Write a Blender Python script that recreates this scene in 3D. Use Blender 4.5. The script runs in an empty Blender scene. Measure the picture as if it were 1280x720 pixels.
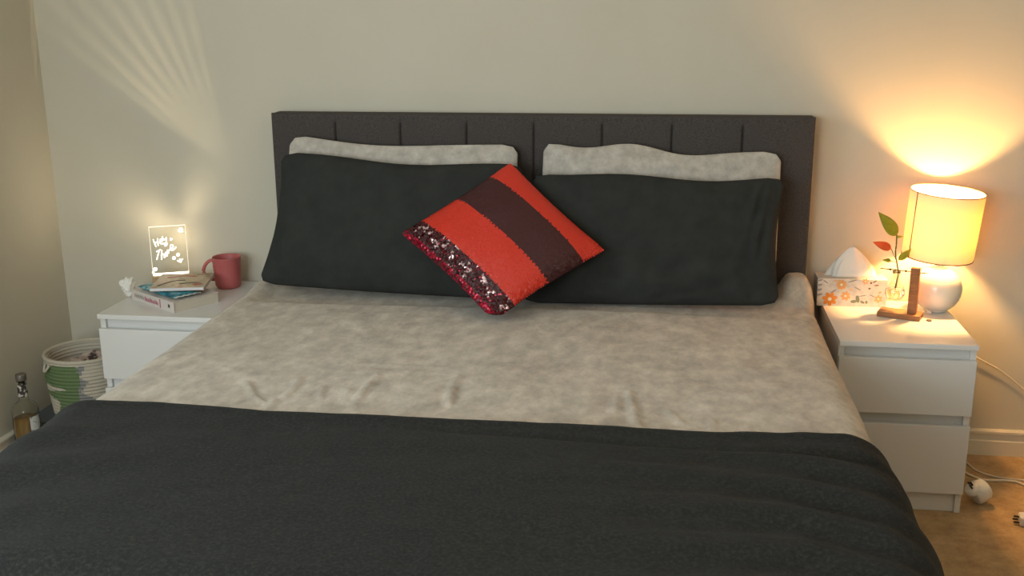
import bpy, bmesh, math, random
from mathutils import Vector, Matrix, noise
random.seed(7)
PI = math.pi
scene = bpy.context.scene
col = scene.collection

# ------------------------------------------------------------------ camera
F_PX = 1353.57
CAM = Vector((0.4417, -3.7131, 1.5495))
C_R = Vector((0.990056, 0.1405292, -0.00637694))
C_U = Vector((-0.03012355, 0.25607009, 0.96618874))
C_F = Vector((-0.13741067, 0.95638886, -0.25775696))
cam_d = bpy.data.cameras.new('camera')
cam = bpy.data.objects.new('camera', cam_d)
col.objects.link(cam)
cam_d.sensor_width = 36.0
cam_d.lens = F_PX / 1280.0 * 36.0
cam_d.clip_start = 0.05
mw = Matrix.Identity(4)
for i in range(3):
    mw[i][0], mw[i][1], mw[i][2], mw[i][3] = C_R[i], C_U[i], -C_F[i], CAM[i]
cam.matrix_world = mw
scene.camera = cam

def ray(u, v):
    return C_F + C_R * ((u - 640) / F_PX) - C_U * ((v - 360) / F_PX)
def at_y(u, v, y):
    d = ray(u, v); return CAM + d * ((y - CAM.y) / d.y)
def at_z(u, v, z):
    d = ray(u, v); return CAM + d * ((z - CAM.z) / d.z)
def to_px(p):
    d = Vector(p) - CAM; z = d.dot(C_F)
    return 640 + F_PX * d.dot(C_R) / z, 360 - F_PX * d.dot(C_U) / z

# ------------------------------------------------------------------ world, exposure, daylight
scene.view_settings.view_transform = 'Standard'
scene.view_settings.look = 'None'
scene.view_settings.gamma = 1.0
scene.view_settings.use_curve_mapping = False
scene.view_settings.exposure = 0.0
world = bpy.data.worlds.new('world'); scene.world = world
world.use_nodes = True
world.node_tree.nodes['Background'].inputs[0].default_value = (0.75, 0.86, 1.0, 1)
world.node_tree.nodes['Background'].inputs[1].default_value = 1.0

WY0, WY1, WZ0, WZ1 = -3.55, -1.95, 0.85, 2.10     # window in the left wall, towards the camera
WX0, WX1 = -1.62, -0.12                            # second window in the wall behind the camera
RX0, RX1, RY0, RY1, RZ1 = -1.81, 2.75, -4.75, 0.0, 2.5
def daylight(w, energy, loc, rz):
    wl = bpy.data.lights.new('window_daylight', 'AREA'); wl.shape = 'RECTANGLE'
    wl.size = w - 0.1; wl.size_y = WZ1 - WZ0 - 0.1
    wl.energy = energy; wl.color = (0.82, 0.95, 1.0)
    wlo = bpy.data.objects.new('window_daylight', wl); col.objects.link(wlo)
    wlo.location = loc; wlo.rotation_euler = (PI / 2, 0, rz)
daylight(WY1 - WY0, 28, (RX0 - 0.03, (WY0 + WY1) / 2, (WZ0 + WZ1) / 2), -PI / 2)
daylight(WX1 - WX0, 52, ((WX0 + WX1) / 2, RY0 - 0.03, (WZ0 + WZ1) / 2), 0)
LAMP_E = 1600.0        # bulb emission
CEIL_E = 14.0          # ceiling fitting emission
SIGN_E = 3.2
FAN_W, GLOW_W, BASE_W, WALL_FILL_W = 15.0, 0.75, 0.10, 1.1   # beam pattern of the acrylic sign's LEDs, plus an added left-wall fill

# ------------------------------------------------------------------ materials
def srgb(r, g, b):
    f = lambda c: (c / 255 / 12.92) if c / 255 <= 0.04045 else ((c / 255 + 0.055) / 1.055) ** 2.4
    return (f(r), f(g), f(b), 1.0)

def mat(name, c, rough=0.6, **kw):
    m = bpy.data.materials.new(name); m.use_nodes = True
    nt = m.node_tree; b = nt.nodes['Principled BSDF']
    b.inputs['Base Color'].default_value = c
    b.inputs['Roughness'].default_value = rough
    for k, v in kw.items():
        b.inputs[k.replace('_', ' ')].default_value = v
    return m

def nd(m, t, **props):
    n = m.node_tree.nodes.new(t)
    for k, v in props.items(): setattr(n, k, v)
    return n
def lk(m, a, b): m.node_tree.links.new(a, b)
def bsdf(m): return m.node_tree.nodes['Principled BSDF']

def noise_col(m, stops, scale=(1, 1, 1), nscale=5.0, detail=6, rough=0.6, bump=0.0, bscale=None, dist=0.01):
    """colour ramp over object-space noise, with optional bump"""
    tc = nd(m, 'ShaderNodeTexCoord'); mp = nd(m, 'ShaderNodeMapping')
    mp.inputs['Scale'].default_value = scale
    lk(m, tc.outputs['Object'], mp.inputs['Vector'])
    n = nd(m, 'ShaderNodeTexNoise'); n.inputs['Scale'].default_value = nscale
    n.inputs['Detail'].default_value = detail; n.inputs['Roughness'].default_value = rough
    lk(m, mp.outputs[0], n.inputs['Vector'])
    r = nd(m, 'ShaderNodeValToRGB')
    while len(r.color_ramp.elements) < len(stops): r.color_ramp.elements.new(0.5)
    for e, (p, c) in zip(r.color_ramp.elements, stops): e.position = p; e.color = c
    lk(m, n.outputs['Fac'], r.inputs[0])
    lk(m, r.outputs[0], bsdf(m).inputs['Base Color'])
    if bump:
        n2 = nd(m, 'ShaderNodeTexNoise'); n2.inputs['Scale'].default_value = bscale or nscale * 4
        n2.inputs['Detail'].default_value = 4
        lk(m, tc.outputs['Object'], n2.inputs['Vector'])
        bp = nd(m, 'ShaderNodeBump'); bp.inputs['Strength'].default_value = bump
        bp.inputs['Distance'].default_value = dist
        lk(m, n2.outputs['Fac'], bp.inputs['Height']); lk(m, bp.outputs[0], bsdf(m).inputs['Normal'])
    return tc, mp, n, r

def emis(name, c, s):
    m = bpy.data.materials.new(name); m.use_nodes = True
    b = bsdf(m); b.inputs['Base Color'].default_value = (0.8, 0.8, 0.8, 1)
    b.inputs['Emission Color'].default_value = c; b.inputs['Emission Strength'].default_value = s
    return m

M = {}
M['wall'] = mat('wall_paint', srgb(214, 205, 190), 0.85)
noise_col(M['wall'], [(0.3, srgb(204, 196, 177)), (0.7, srgb(208, 200, 182))], nscale=3, bump=0.06, bscale=120, dist=0.002)
M['ceil'] = mat('ceiling_paint', srgb(225, 222, 215), 0.9)
M['trim'] = mat('trim_paint', srgb(222, 214, 196), 0.45)
M['carpet'] = mat('carpet_pile', srgb(150, 122, 86), 0.95)
noise_col(M['carpet'], [(0.3, srgb(164, 132, 92)), (0.5, srgb(198, 164, 118)), (0.75, srgb(226, 192, 146))], nscale=14, detail=10, rough=0.75, bump=0.9, bscale=260, dist=0.008)
M['white'] = mat('white_foil', srgb(226, 224, 220), 0.28)
M['white_in'] = mat('white_drawer_side', srgb(205, 203, 198), 0.5)
M['hb'] = mat('charcoal_weave', srgb(70, 69, 70), 0.95)
def weave(m, c0, c1, sc=350, b=0.35):
    tc, mp, n, r = noise_col(m, [(0.3, c0), (0.75, c1)], nscale=sc, detail=2, bump=b, bscale=sc, dist=0.002)
weave(M['hb'], srgb(54, 49, 47), srgb(86, 79, 75))
def cloth_mat(name, stops, ns, scale, bumpy=0.25, sheen=0.2):
    m = mat(name, (0.5, 0.5, 0.5, 1), 0.95)
    bsdf(m).inputs['Specular IOR Level'].default_value = 0.15
    bsdf(m).inputs['Sheen Weight'].default_value = sheen
    noise_col(m, stops, scale=scale, nscale=ns, detail=9, rough=0.68, bump=bumpy, bscale=500, dist=0.0015)
    return m
M['grey_sheet'] = cloth_mat('grey_chambray', [(0.30, srgb(168, 156, 143)), (0.5, srgb(196, 184, 168)), (0.70, srgb(220, 209, 193))], 21, (1, .65, 1))
M['grey_case'] = cloth_mat('grey_chambray_case', [(0.28, srgb(160, 152, 142)), (0.5, srgb(188, 180, 168)), (0.72, srgb(212, 204, 192))], 24, (1, 1, 1))
M['dark_cloth'] = cloth_mat('charcoal_linen', [(0.34, srgb(33, 33, 32)), (0.50, srgb(40, 40, 38)), (0.70, srgb(56, 56, 52))], 130, (1, 1, 1), 0.5, 0.04)
M['dark_case'] = cloth_mat('charcoal_cotton', [(0.3, srgb(47, 48, 46)), (0.7, srgb(56, 57, 54))], 14, (1, 1, 1), 0.3, 0.0)
M['mattress'] = mat('mattress_ticking', srgb(196, 190, 180), 0.9)
M['dark_wood'] = mat('black_leg', srgb(40, 36, 32), 0.5)

# ------------------------------------------------------------------ mesh helpers
def tag(o, label=None, cat=None, group=None, kind=None):
    if label: o['label'] = label
    if cat: o['category'] = cat
    if group: o['group'] = group
    if kind: o['kind'] = kind
    return o

def link(name, me, mats=(), parent=None, smooth=False, loc=None):
    if not isinstance(mats, (list, tuple)): mats = [mats]
    for m in mats: me.materials.append(m)
    if smooth:
        for p in me.polygons: p.use_smooth = True
    o = bpy.data.objects.new(name, me); col.objects.link(o)
    if parent: o.parent = parent
    if loc is not None: o.location = loc
    return o

def obj(name, bm, mats=(), parent=None, smooth=False, loc=None):
    bmesh.ops.recalc_face_normals(bm, faces=bm.faces[:])
    me = bpy.data.meshes.new(name); bm.to_mesh(me); bm.free()
    return link(name, me, mats, parent, smooth, loc)

def empty(name, loc, rz=0.0, parent=None):
    o = bpy.data.objects.new(name, None); col.objects.link(o)
    o.location = loc; o.rotation_euler = (0, 0, rz); o.empty_display_size = 0.05
    if parent: o.parent = parent
    return o

def add_box(bm, x0, x1, y0, y1, z0, z1, bev=0.0, seg=2, mi=0):
    r = bmesh.ops.create_cube(bm, size=1.0)
    vs = r['verts']
    for v in vs:
        v.co = Vector((x0 + (v.co.x + .5) * (x1 - x0), y0 + (v.co.y + .5) * (y1 - y0), z0 + (v.co.z + .5) * (z1 - z0)))
    fs = list({f for v in vs for f in v.link_faces})
    for f in fs: f.material_index = mi
    if bev > 0:
        es = list({e for v in vs for e in v.link_edges})
        bmesh.ops.bevel(bm, geom=es, offset=bev, segments=seg, profile=0.5, affect='EDGES', material=-1)

def box(name, d, m, parent=None, bev=0.0, seg=2, smooth=False):
    bm = bmesh.new(); add_box(bm, *d, bev=bev, seg=seg)
    return obj(name, bm, m, parent, smooth)

def add_lathe(bm, prof, n=32, c=(0, 0), mi=0, caps=True, sx=1, sy=1):
    rings = []
    for r, z in prof:
        rings.append([bm.verts.new((c[0] + sx * r * math.cos(2 * PI * k / n), c[1] + sy * r * math.sin(2 * PI * k / n), z)) for k in range(n)])
    for a, b in zip(rings, rings[1:]):
        for k in range(n):
            f = bm.faces.new((a[k], a[(k + 1) % n], b[(k + 1) % n], b[k])); f.material_index = mi
    if caps:
        for rg, r in ((rings[0], prof[0][0]), (rings[-1], prof[-1][0])):
            if r > 1e-5:
                f = bm.faces.new(rg); f.material_index = mi
    return rings

def lathe(name, prof, m, parent=None, n=32, caps=True, smooth=True, c=(0, 0)):
    bm = bmesh.new(); add_lathe(bm, prof, n, c, caps=caps)
    return obj(name, bm, m, parent, smooth)

def catmull(pts, sub=6):
    P = [Vector(p) for p in pts]
    if len(P) < 3: return P
    P = [P[0] * 2 - P[1]] + P + [P[-1] * 2 - P[-2]]
    out = []
    for i in range(1, len(P) - 2):
        for k in range(sub):
            t = k / sub
            out.append(0.5 * ((2 * P[i]) + (P[i + 1] - P[i - 1]) * t + (2 * P[i - 1] - 5 * P[i] + 4 * P[i + 1] - P[i + 2]) * t * t + (3 * P[i] - P[i - 1] - 3 * P[i + 1] + P[i + 2]) * t ** 3))
    out.append(P[-2]); return out

def add_tube(bm, pts, rad, n=8, mi=0, up=Vector((0, 0, 1)), flat=1.0):
    P = [Vector(p) for p in pts]
    rr = rad if callable(rad) else (lambda t: rad)
    rings = []
    for i, p in enumerate(P):
        d = (P[min(i + 1, len(P) - 1)] - P[max(i - 1, 0)]).normalized()
        s = d.cross(up)
        if s.length < 1e-4: s = d.cross(Vector((0, 1, 0)))
        s.normalize(); t = s.cross(d).normalized()
        r = rr(i / max(1, len(P) - 1))
        rings.append([bm.verts.new(p + s * (r * math.cos(2 * PI * k / n)) + t * (r * flat * math.sin(2 * PI * k / n))) for k in range(n)])
    for a, b in zip(rings, rings[1:]):
        for k in range(n):
            f = bm.faces.new((a[k], a[(k + 1) % n], b[(k + 1) % n], b[k])); f.material_index = mi
    for rg in (rings[0], rings[-1]):
        f = bm.faces.new(rg); f.material_index = mi

def tube(name, pts, rad, m, parent=None, n=8, smooth=True, sub=6):
    bm = bmesh.new(); add_tube(bm, catmull(pts, sub) if sub else pts, rad, n)
    return obj(name, bm, m, parent, smooth)

def smooth01(a, b, x):
    t = max(0.0, min(1.0, (x - a) / (b - a))); return t * t * (3 - 2 * t)

# ------------------------------------------------------------------ room shell
def struct(name, bm, m, parent=None, **k):
    o = obj(name, bm, m, parent)
    if not parent: tag(o, kind='structure', **k)
    return o
bm = bmesh.new(); add_box(bm, RX0 - .1, RX1 + .1, RY0 - .1, RY1 + .1, -0.1, 0.0); struct('floor', bm, M['carpet'])
bm = bmesh.new(); add_box(bm, RX0 - .1, RX1 + .1, RY0 - .1, RY1 + .1, RZ1, RZ1 + .1); struct('ceiling', bm, M['ceil'])
bm = bmesh.new(); add_box(bm, RX0 - .1, RX1 + .1, RY1, RY1 + .1, 0, RZ1); struct('wall_back', bm, M['wall'])
bm = bmesh.new()
add_box(bm, RX0 - .1, RX0, RY0, WY0, 0, RZ1); add_box(bm, RX0 - .1, RX0, WY1, RY1, 0, RZ1)
add_box(bm, RX0 - .1, RX0, WY0, WY1, 0, WZ0); add_box(bm, RX0 - .1, RX0, WY0, WY1, WZ1, RZ1)
struct('wall_left', bm, M['wall'])
bm = bmesh.new(); add_box(bm, RX1, RX1 + .1, RY0, RY1, 0, RZ1); struct('wall_right', bm, M['wall'])
bm = bmesh.new()
add_box(bm, RX0 - .1, WX0, RY0 - .1, RY0, 0, RZ1); add_box(bm, WX1, RX1 + .1, RY0 - .1, RY0, 0, RZ1)
add_box(bm, WX0, WX1, RY0 - .1, RY0, 0, WZ0); add_box(bm, WX0, WX1, RY0 - .1, RY0, WZ1, RZ1)
struct('wall_front', bm, M['wall'])
bm = bmesh.new()
for a in ((WX0, WX0 + .05, WZ0, WZ1), (WX1 - .05, WX1, WZ0, WZ1), (WX0 + .05, WX1 - .05, WZ0, WZ0 + .05), (WX0 + .05, WX1 - .05, WZ1 - .05, WZ1)):
    add_box(bm, a[0], a[1], RY0 - .09, RY0 - .02, a[2], a[3])
add_box(bm, (WX0 + WX1) / 2 - .02, (WX0 + WX1) / 2 + .02, RY0 - .09, RY0 - .04, WZ0 + .05, WZ1 - .05)
struct('window_2', bm, M['trim'])
bm = bmesh.new()
for a in ((WY0, WY0 + .05, WZ0, WZ1), (WY1 - .05, WY1, WZ0, WZ1), (WY0 + .05, WY1 - .05, WZ0, WZ0 + .05), (WY0 + .05, WY1 - .05, WZ1 - .05, WZ1)):
    add_box(bm, RX0 - .09, RX0 - .02, a[0], a[1], a[2], a[3])
add_box(bm, RX0 - .09, RX0 - .04, (WY0 + WY1) / 2 - .02, (WY0 + WY1) / 2 + .02, WZ0 + .05, WZ1 - .05)
struct('window_1', bm, M['trim'])

def skirting(name, p0, p1, nrm):
    """moulded skirting board: profile swept along the wall"""
    prof = [(0.0, 0.0), (0.014, 0.0), (0.014, 0.052), (0.010, 0.056), (0.010, 0.076), (0.015, 0.080), (0.015, 0.088), (0.009, 0.093), (0.0, 0.094)]
    bm = bmesh.new()
    ra = [bm.verts.new(Vector(p0) + Vector(nrm) * d + Vector((0, 0, z))) for d, z in prof]
    rb = [bm.verts.new(Vector(p1) + Vector(nrm) * d + Vector((0, 0, z))) for d, z in prof]
    n = len(prof)
    for k in range(n): bm.faces.new((ra[k], ra[(k + 1) % n], rb[(k + 1) % n], rb[k]))
    bm.faces.new(ra); bm.faces.new(rb)
    struct(name, bm, M['trim'])
skirting('baseboard_back', (RX0 + .001, RY1, 0), (RX1 - .001, RY1, 0), (0, -1, 0))
skirting('baseboard_left', (RX0, RY0, 0), (RX0, RY1 - .016, 0), (1, 0, 0))
skirting('baseboard_right', (RX1, RY0, 0), (RX1, RY1 - .016, 0), (-1, 0, 0))

# ceiling fitting
cl = empty('ceiling_light', (1.25, -2.7, RZ1))
tag(cl, 'round white flush ceiling light on the ceiling beyond the foot of the bed', 'ceiling light')
lathe('rim', [(0.20, 0.0), (0.215, -0.02), (0.215, -0.045), (0.195, -0.05), (0.195, -0.02), (0.19, -0.001)], M['trim'], cl, 40, caps=False)
lathe('diffuser', [(0.192, -0.03), (0.17, -0.058), (0.12, -0.075), (0.06, -0.083), (0.001, -0.085)], emis('ceiling_diffuser', (1.0, 0.79, 0.56, 1), CEIL_E), cl, 40, caps=False)

# ------------------------------------------------------------------ bed
HBW, HBZ, HBY = 0.9166, 1.175, -0.10
bed = empty('upholstered_bed', (0, -1.1, 0))
tag(bed, 'charcoal fabric bed with a tall channel-stitched headboard against the wall', 'bed')
hbm = bmesh.new(); add_box(hbm, -HBW, HBW, 1.1 - 0.088, 1.1 - 0.018, 0.02, HBZ - .001, bev=0.006, seg=3)
hb = obj('headboard', hbm, M['hb'], bed, False)
def channel_panel(w, h, end=0):
    """upholstered channel: stitched grooves at its seams that run out just below the top roll"""
    bm = bmesh.new(); nx, nz = 30, 26; g = []
    for j in range(nz + 1):
        row = []
        z = h * (1 - (1 - j / nz) ** 2.2)
        for i in range(nx + 1):
            a = -math.cos(PI * i / nx)
            top = h - z
            gv = smooth01(.022, .034, top)
            near = (1 - abs(a)) * w / 2
            groove = math.exp(-(near / .0035) ** 1.5)
            if (a < 0 and end < 0) or (a > 0 and end > 0): groove = 0.0
            d = 0.0128 + gv * (0.0025 * (1 - a * a) - 0.0105 * groove)
            d *= (1 - max(0.0, 1 - top / .010) ** 3) ** .6 if top < .010 else 1.0
            if (a < 0 and end < 0) or (a > 0 and end > 0): d *= (1 - max(0.0, 1 - near / .008) ** 3) ** .6 if near < .008 else 1.0
            row.append(bm.verts.new((a * w / 2, -d, z)))
        g.append(row)
    for j in range(nz):
        for i in range(nx): bm.faces.new((g[j][i], g[j][i + 1], g[j + 1][i + 1], g[j + 1][i]))
    me = bpy.data.meshes.new('panel'); bm.to_mesh(me); bm.free()
    for p in me.polygons: p.use_smooth = True
    me.materials.append(M['hb']); return me
PW = HBW * 2 / 8
pm = {e: channel_panel(PW - 0.0002, HBZ - 0.30, e) for e in (-1, 0, 1)}
for k in range(8):
    o = bpy.data.objects.new('panel', pm[-1 if k == 0 else 1 if k == 7 else 0]); col.objects.link(o); o.parent = hb
    o.location = (-HBW + PW * (k + .5), 1.1 - 0.088, 0.30)
for s in (-1, 1):
    box('side_rail', (s * 0.87 - .018, s * 0.87 + .018, -1.04, 1.1 - 0.103, 0.10, 0.335), M['hb'], bed, 0.012)
box('foot_rail', (-0.85, 0.85, -1.04, -1.0, 0.10, 0.335), M['hb'], bed, 0.012)
box('slat_base', (-0.851, 0.851, -0.999, 0.996, 0.27, 0.318), M['dark_wood'], bed)
for sx in (-1, 1):
    for y in (-0.98, 0.9):
        lathe('leg', [(0.022, 0), (0.03, 0.1)], M['dark_wood'], bed, 16, c=(sx * 0.82, y))

mt = box('mattress', (-0.865, 0.865, -2.095, -0.108, 0.32, 0.543), M['mattress'], None, 0.05, 4, True)
tag(mt, 'thick pale mattress under the grey duvet on the bed', 'mattress')

# ---- bedding surfaces
def top_profile(s, half, rad, flare):
    """cross-section of a cover lying over the bed: s = signed arc length from the middle"""
    a = abs(s); sg = 1 if s >= 0 else -1
    flat = half - rad
    ang_end = PI / 2 - flare
    if a <= flat: x, dz = a, 0.0
    elif a <= flat + rad * ang_end:
        t = (a - flat) / rad; x = flat + rad * math.sin(t); dz = -rad * (1 - math.cos(t))
    else:
        e = a - flat - rad * ang_end
        x = flat + rad * math.sin(ang_end) + e * math.cos(ang_end); dz = -rad * (1 - math.cos(ang_end)) - e * math.sin(ang_end)
    return sg * x, dz

# creases seen on the grey duvet: (pixel polyline, height, width)
CREASES = [([(308, 478), (318, 496), (328, 503)], .006, .008), ([(374, 474), (365, 488), (355, 497)], .007, .010), ([(343, 500), (336, 512)], .007, .010),
           ([(462, 480), (452, 494), (442, 510)], .006, .009), ([(436, 488), (430, 502)], .005, .008), ([(565, 488), (561, 506)], .008, .010), ([(572, 470), (566, 486)], .004, .010),
           ([(786, 488), (792, 512), (798, 532)], .008, .010), ([(774, 490), (768, 512)], .005, .010), ([(836, 512), (852, 528)], .005, .008), ([(892, 524), (888, 538)], .006, .008),
           ([(455, 455), (500, 458), (560, 460)], .003, .010), ([(404, 484), (400, 498)], .005, .008), ([(470, 470), (461, 486), (440, 498)], .004, .01)]
CR = []
for pl, h, w in CREASES:
    pts = [at_z(u, v, 0.602) for u, v in pl]
    CR.append(([Vector((p.x, p.y)) for p in pts], h, w))
def crease(x, y):
    s = 0.0; q = Vector((x, y))
    for pl, h, w in CR:
        if abs(x - pl[0].x) > .25 or abs(y - pl[0].y) > .35: continue
        best = 9
        for a, b in zip(pl, pl[1:]):
            ab = b - a; t = max(0, min(1, (q - a).dot(ab) / ab.length_squared))
            best = min(best, (q - (a + ab * t)).length)
        s += 1.35 * h * (math.exp(-(best / w) ** 2) - 0.35 * math.exp(-(best / (2.4 * w)) ** 2))
    return s
def fbm(x, y, sc, seed=0.0):
    return noise.noise(Vector((x * sc, y * sc, seed)))

def cover(name, half_l, half_r, rad, flare_l, flare_r, zt, y0f, y1, s_end, nx, ny, m, thick, bump, foot=None):
    bm = bmesh.new(); g = []
    for j in range(ny + 1):
        row = []
        for i in range(nx + 1):
            s = -s_end + 2 * s_end * i / nx
            half = half_l if s < 0 else half_r
            ya = y0f(max(-half, min(half, s)), s)
            y = ya + (y1 - ya) * j / ny
            x, dz = top_profile(s, half, rad, flare_l if s < 0 else flare_r)
            z = zt + dz
            yy = y
            if foot and y < foot:                      # rolls over the end of the bed
                e = foot - y; r = 0.09
                if e < r * PI / 2: yy = foot - r * math.sin(e / r); z -= r * (1 - math.cos(e / r))
                else: yy = foot - r - 0.05 * (e - r * PI / 2); z -= r + (e - r * PI / 2)
            ox, oy, oz = bump(x, y, s, dz)
            row.append(bm.verts.new((x + ox, yy + oy, z + oz)))
        g.append(row)
    for j in range(ny):
        for i in range(nx): bm.faces.new((g[j][i], g[j + 1][i], g[j + 1][i + 1], g[j][i + 1]))
    o = obj(name, bm, m, None, True)
    if thick:
        sd = o.modifiers.new('thickness', 'SOLIDIFY'); sd.thickness = thick; sd.offset = -1
    return o

EDGE = [(110, 503), (200, 505.5), (330, 517), (450, 521), (560, 525.5), (640, 529), (720, 533), (800, 536.5), (900, 541), (960, 542), (1000, 544)]
EP = [at_z(u, v, 0.622) for u, v in EDGE]
def edge_y(x):
    if x <= EP[0].x: return EP[0].y
    for a, b in zip(EP, EP[1:]):
        if x <= b.x: return a.y + (b.y - a.y) * (x - a.x) / (b.x - a.x)
    return EP[-1].y
ZT = 0.600
def duvet_bump(x, y, s, dz):
    side = smooth01(0.0, -0.12, dz)
    z = 0.006 * fbm(x, y, 2.2, 3.1) + 0.003 * fbm(x, y, 6.0, 1.7) + 0.0012 * fbm(x, y, 17, 9)
    z += crease(x, y)
    z += 0.02 * smooth01(0.55, 0.0, abs(x) / 1.7) * smooth01(-1.6, -0.9, y) * 0.3
    # bunched end of the duvet beside the pillows at the headboard
    z += 0.085 * smooth01(-0.27, -0.17, y) * smooth01(0.79, 0.86, x) * (1 - 0.2 * side)
    z += 0.02 * smooth01(-0.34, -0.16, y) * smooth01(-0.80, -0.9, x)
    sg = 1 if s > 0 else -1
    ox = sg * side * (0.010 * fbm(y, s, 5.0, 4.4) + 0.006 * fbm(y, s * .4, 13.0, 2.0))
    under = smooth01(0.03, 0.10, edge_y(max(-.9, min(.9, x))) - y)      # pressed down beneath the throw
    z -= 0.024 * under
    ox -= sg * 0.014 * side * under
    z -= 0.022 * smooth01(-0.46, -0.40, y) * smooth01(0.93, 0.86, abs(x))  # dented by the pillows
    return ox, 0.0, z * (1 - .6 * side)
duvet = cover('duvet', 0.990, 0.937, 0.080, 0.10, 0.05, ZT, lambda a, s: -0.115, -2.10, 1.16, 230, 210, M['grey_sheet'], 0.012, duvet_bump)
tag(duvet, 'mottled beige-grey duvet spread over the upper half of the bed', 'duvet')

def blanket_bump(x, y, s, dz):
    side = smooth01(0.0, -0.12, dz)
    sg = 1 if s > 0 else -1
    d = edge_y(max(-.9, min(.9, x))) - y
    z = 0.005 * fbm(x, y, 2.5, 13.1) + 0.004 * fbm(x * .6, y * 1.6, 6.0, 11.7) + 0.0012 * fbm(x, y, 19, 19)
    z += 0.006 * math.exp(-(d / 0.018) ** 2)                         # rolled hem
    # long shallow folds fanning down towards the right-hand corner
    rw = smooth01(0.1, 0.95, x)
    z += rw * 0.015 * math.sin((y + 0.45 * max(0, abs(s) - .70)) * 44 + 1.5 * fbm(x, y, 2, 5)) * smooth01(0.02, 0.12, d) * (0.55 + .45 * fbm(x, y, 3, 2))
    z -= smooth01(-.5, .3, x) * 0.007 * math.exp(-((d - .055 - .05 * max(0, x)) / 0.014) ** 2)      # valley under the folded hem
    z += .003 * fbm(x * 1.5, y * 3, 9.0, 31.0) * smooth01(.1, .5, x)
    lw = smooth01(-0.45, -0.95, x)
    z += lw * 0.006 * math.sin((y - 0.5 * x) * 26 + 2 * fbm(x, y, 2, 8)) * smooth01(0.05, 0.2, d)
    ox = sg * side * (0.014 * math.sin(y * 24 + 1.2 * s) * .5 + 0.012 * fbm(y, s, 4.0, 24.4) + .01)
    return ox, 0.0, z * (1 - .5 * side)
blanket = cover('bed_throw', 1.030, 0.960, 0.125, 0.10, 0.13, 0.622, lambda a, s: edge_y(a), -2.62, 1.22, 240, 150, M['dark_cloth'], 0.010, blanket_bump, foot=-2.12)
tag(blanket, 'charcoal linen throw spread across the foot half of the bed', 'blanket')

# ------------------------------------------------------------------ pillows
def pillow(name, c, thick, m, nx=64, nz=44, seed=0.0, sag=(0.02, 0.02, 0.015, 0.015), wr=0.006, edgef=None, front=None, folds=0.0):
    """c = TL, TR, BR, BL corners of the seam plane; sag = inward bow of top, bottom, left, right edges"""
    TL, TR, BR, BL = [Vector(p) for p in c]
    ex = ((TR - TL) + (BR - BL)).normalized(); ez = ((TL - BL) + (TR - BR)).normalized()
    nrm = ex.cross(ez).normalized()          # towards the camera side (-y)
    if nrm.y > 0: nrm = -nrm
    bm = bmesh.new(); G = {}
    for side in (1, -1):
        for j in range(nz + 1):
            for i in range(nx + 1):
                rim = i in (0, nx) or j in (0, nz)
                if side == -1 and rim: G[(side, i, j)] = G[(1, i, j)]; continue
                u = i / nx; v = j / nz
                # denser near the rim
                u = 0.5 - 0.5 * math.cos(PI * u) if True else u
                v = 0.5 - 0.5 * math.cos(PI * v)
                a, b = 2 * u - 1, 2 * v - 1
                p = (TL * (1 - u) + TR * u) * v + (BL * (1 - u) + BR * u) * (1 - v)
                cr = max(0.0, abs(a) + abs(b) * 1.0 - 1.86); p = p + (((TL + TR + BR + BL) / 4) - p) * (cr * .30)     # soft corners
                bow_x = 1 - a * a; bow_z = 1 - b * b
                p = p - ez * (sag[0] * bow_x * v ** 2) + ez * (sag[1] * bow_x * (1 - v) ** 2)
                p = p + ex * (sag[2] * bow_z * (1 - u) ** 2) - ex * (sag[3] * bow_z * u ** 2)
                if edgef: p = p + ez * (edgef(u) * v ** 3)
                prof = ((1 - abs(a) ** 3.4) * (1 - abs(b) ** 2.8)) ** 0.5
                d = thick * 0.5 * prof
                q = Vector((a * 1.5 + seed, b * 1.2, side * 3.0 + seed))
                w = wr * noise.noise(q * 2.3) + 0.5 * wr * noise.noise(q * 5.1)
                w += wr * 0.55 * noise.noise(Vector((a * 11 + seed, b * 3.0 + a * 4, seed * 2 + side))) * smooth01(.35, .9, max(abs(a), abs(b)))
                er = min(1 - abs(a), 1 - abs(b))
                w += wr * 0.7 * noise.noise(Vector((a * 9 + seed, b * 9, seed))) * math.exp(-er * 7) * (0 if rim else 1)
                if folds and side == 1:
                    w += folds * math.exp(-((a - .84 + .05 * b) / .09) ** 2) * math.sin(a * 62 - b * 5) * smooth01(-.75, .1, b) * smooth01(1.0, .85, b)
                if side == -1: w *= .35
                fd = d * (front if (front and side == 1) else 1.0)
                G[(side, i, j)] = bm.verts.new(p + nrm * side * (fd + w * prof ** .5))
    for side in (1, -1):
        for j in range(nz):
            for i in range(nx):
                q = [G[(side, i, j)], G[(side, i + 1, j)], G[(side, i + 1, j + 1)], G[(side, i, j + 1)]]
                if len(set(q)) == 4:
                    try: bm.faces.new(q)
                    except ValueError: pass
    o = obj(name, bm, m, None, True)
    return o

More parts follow.
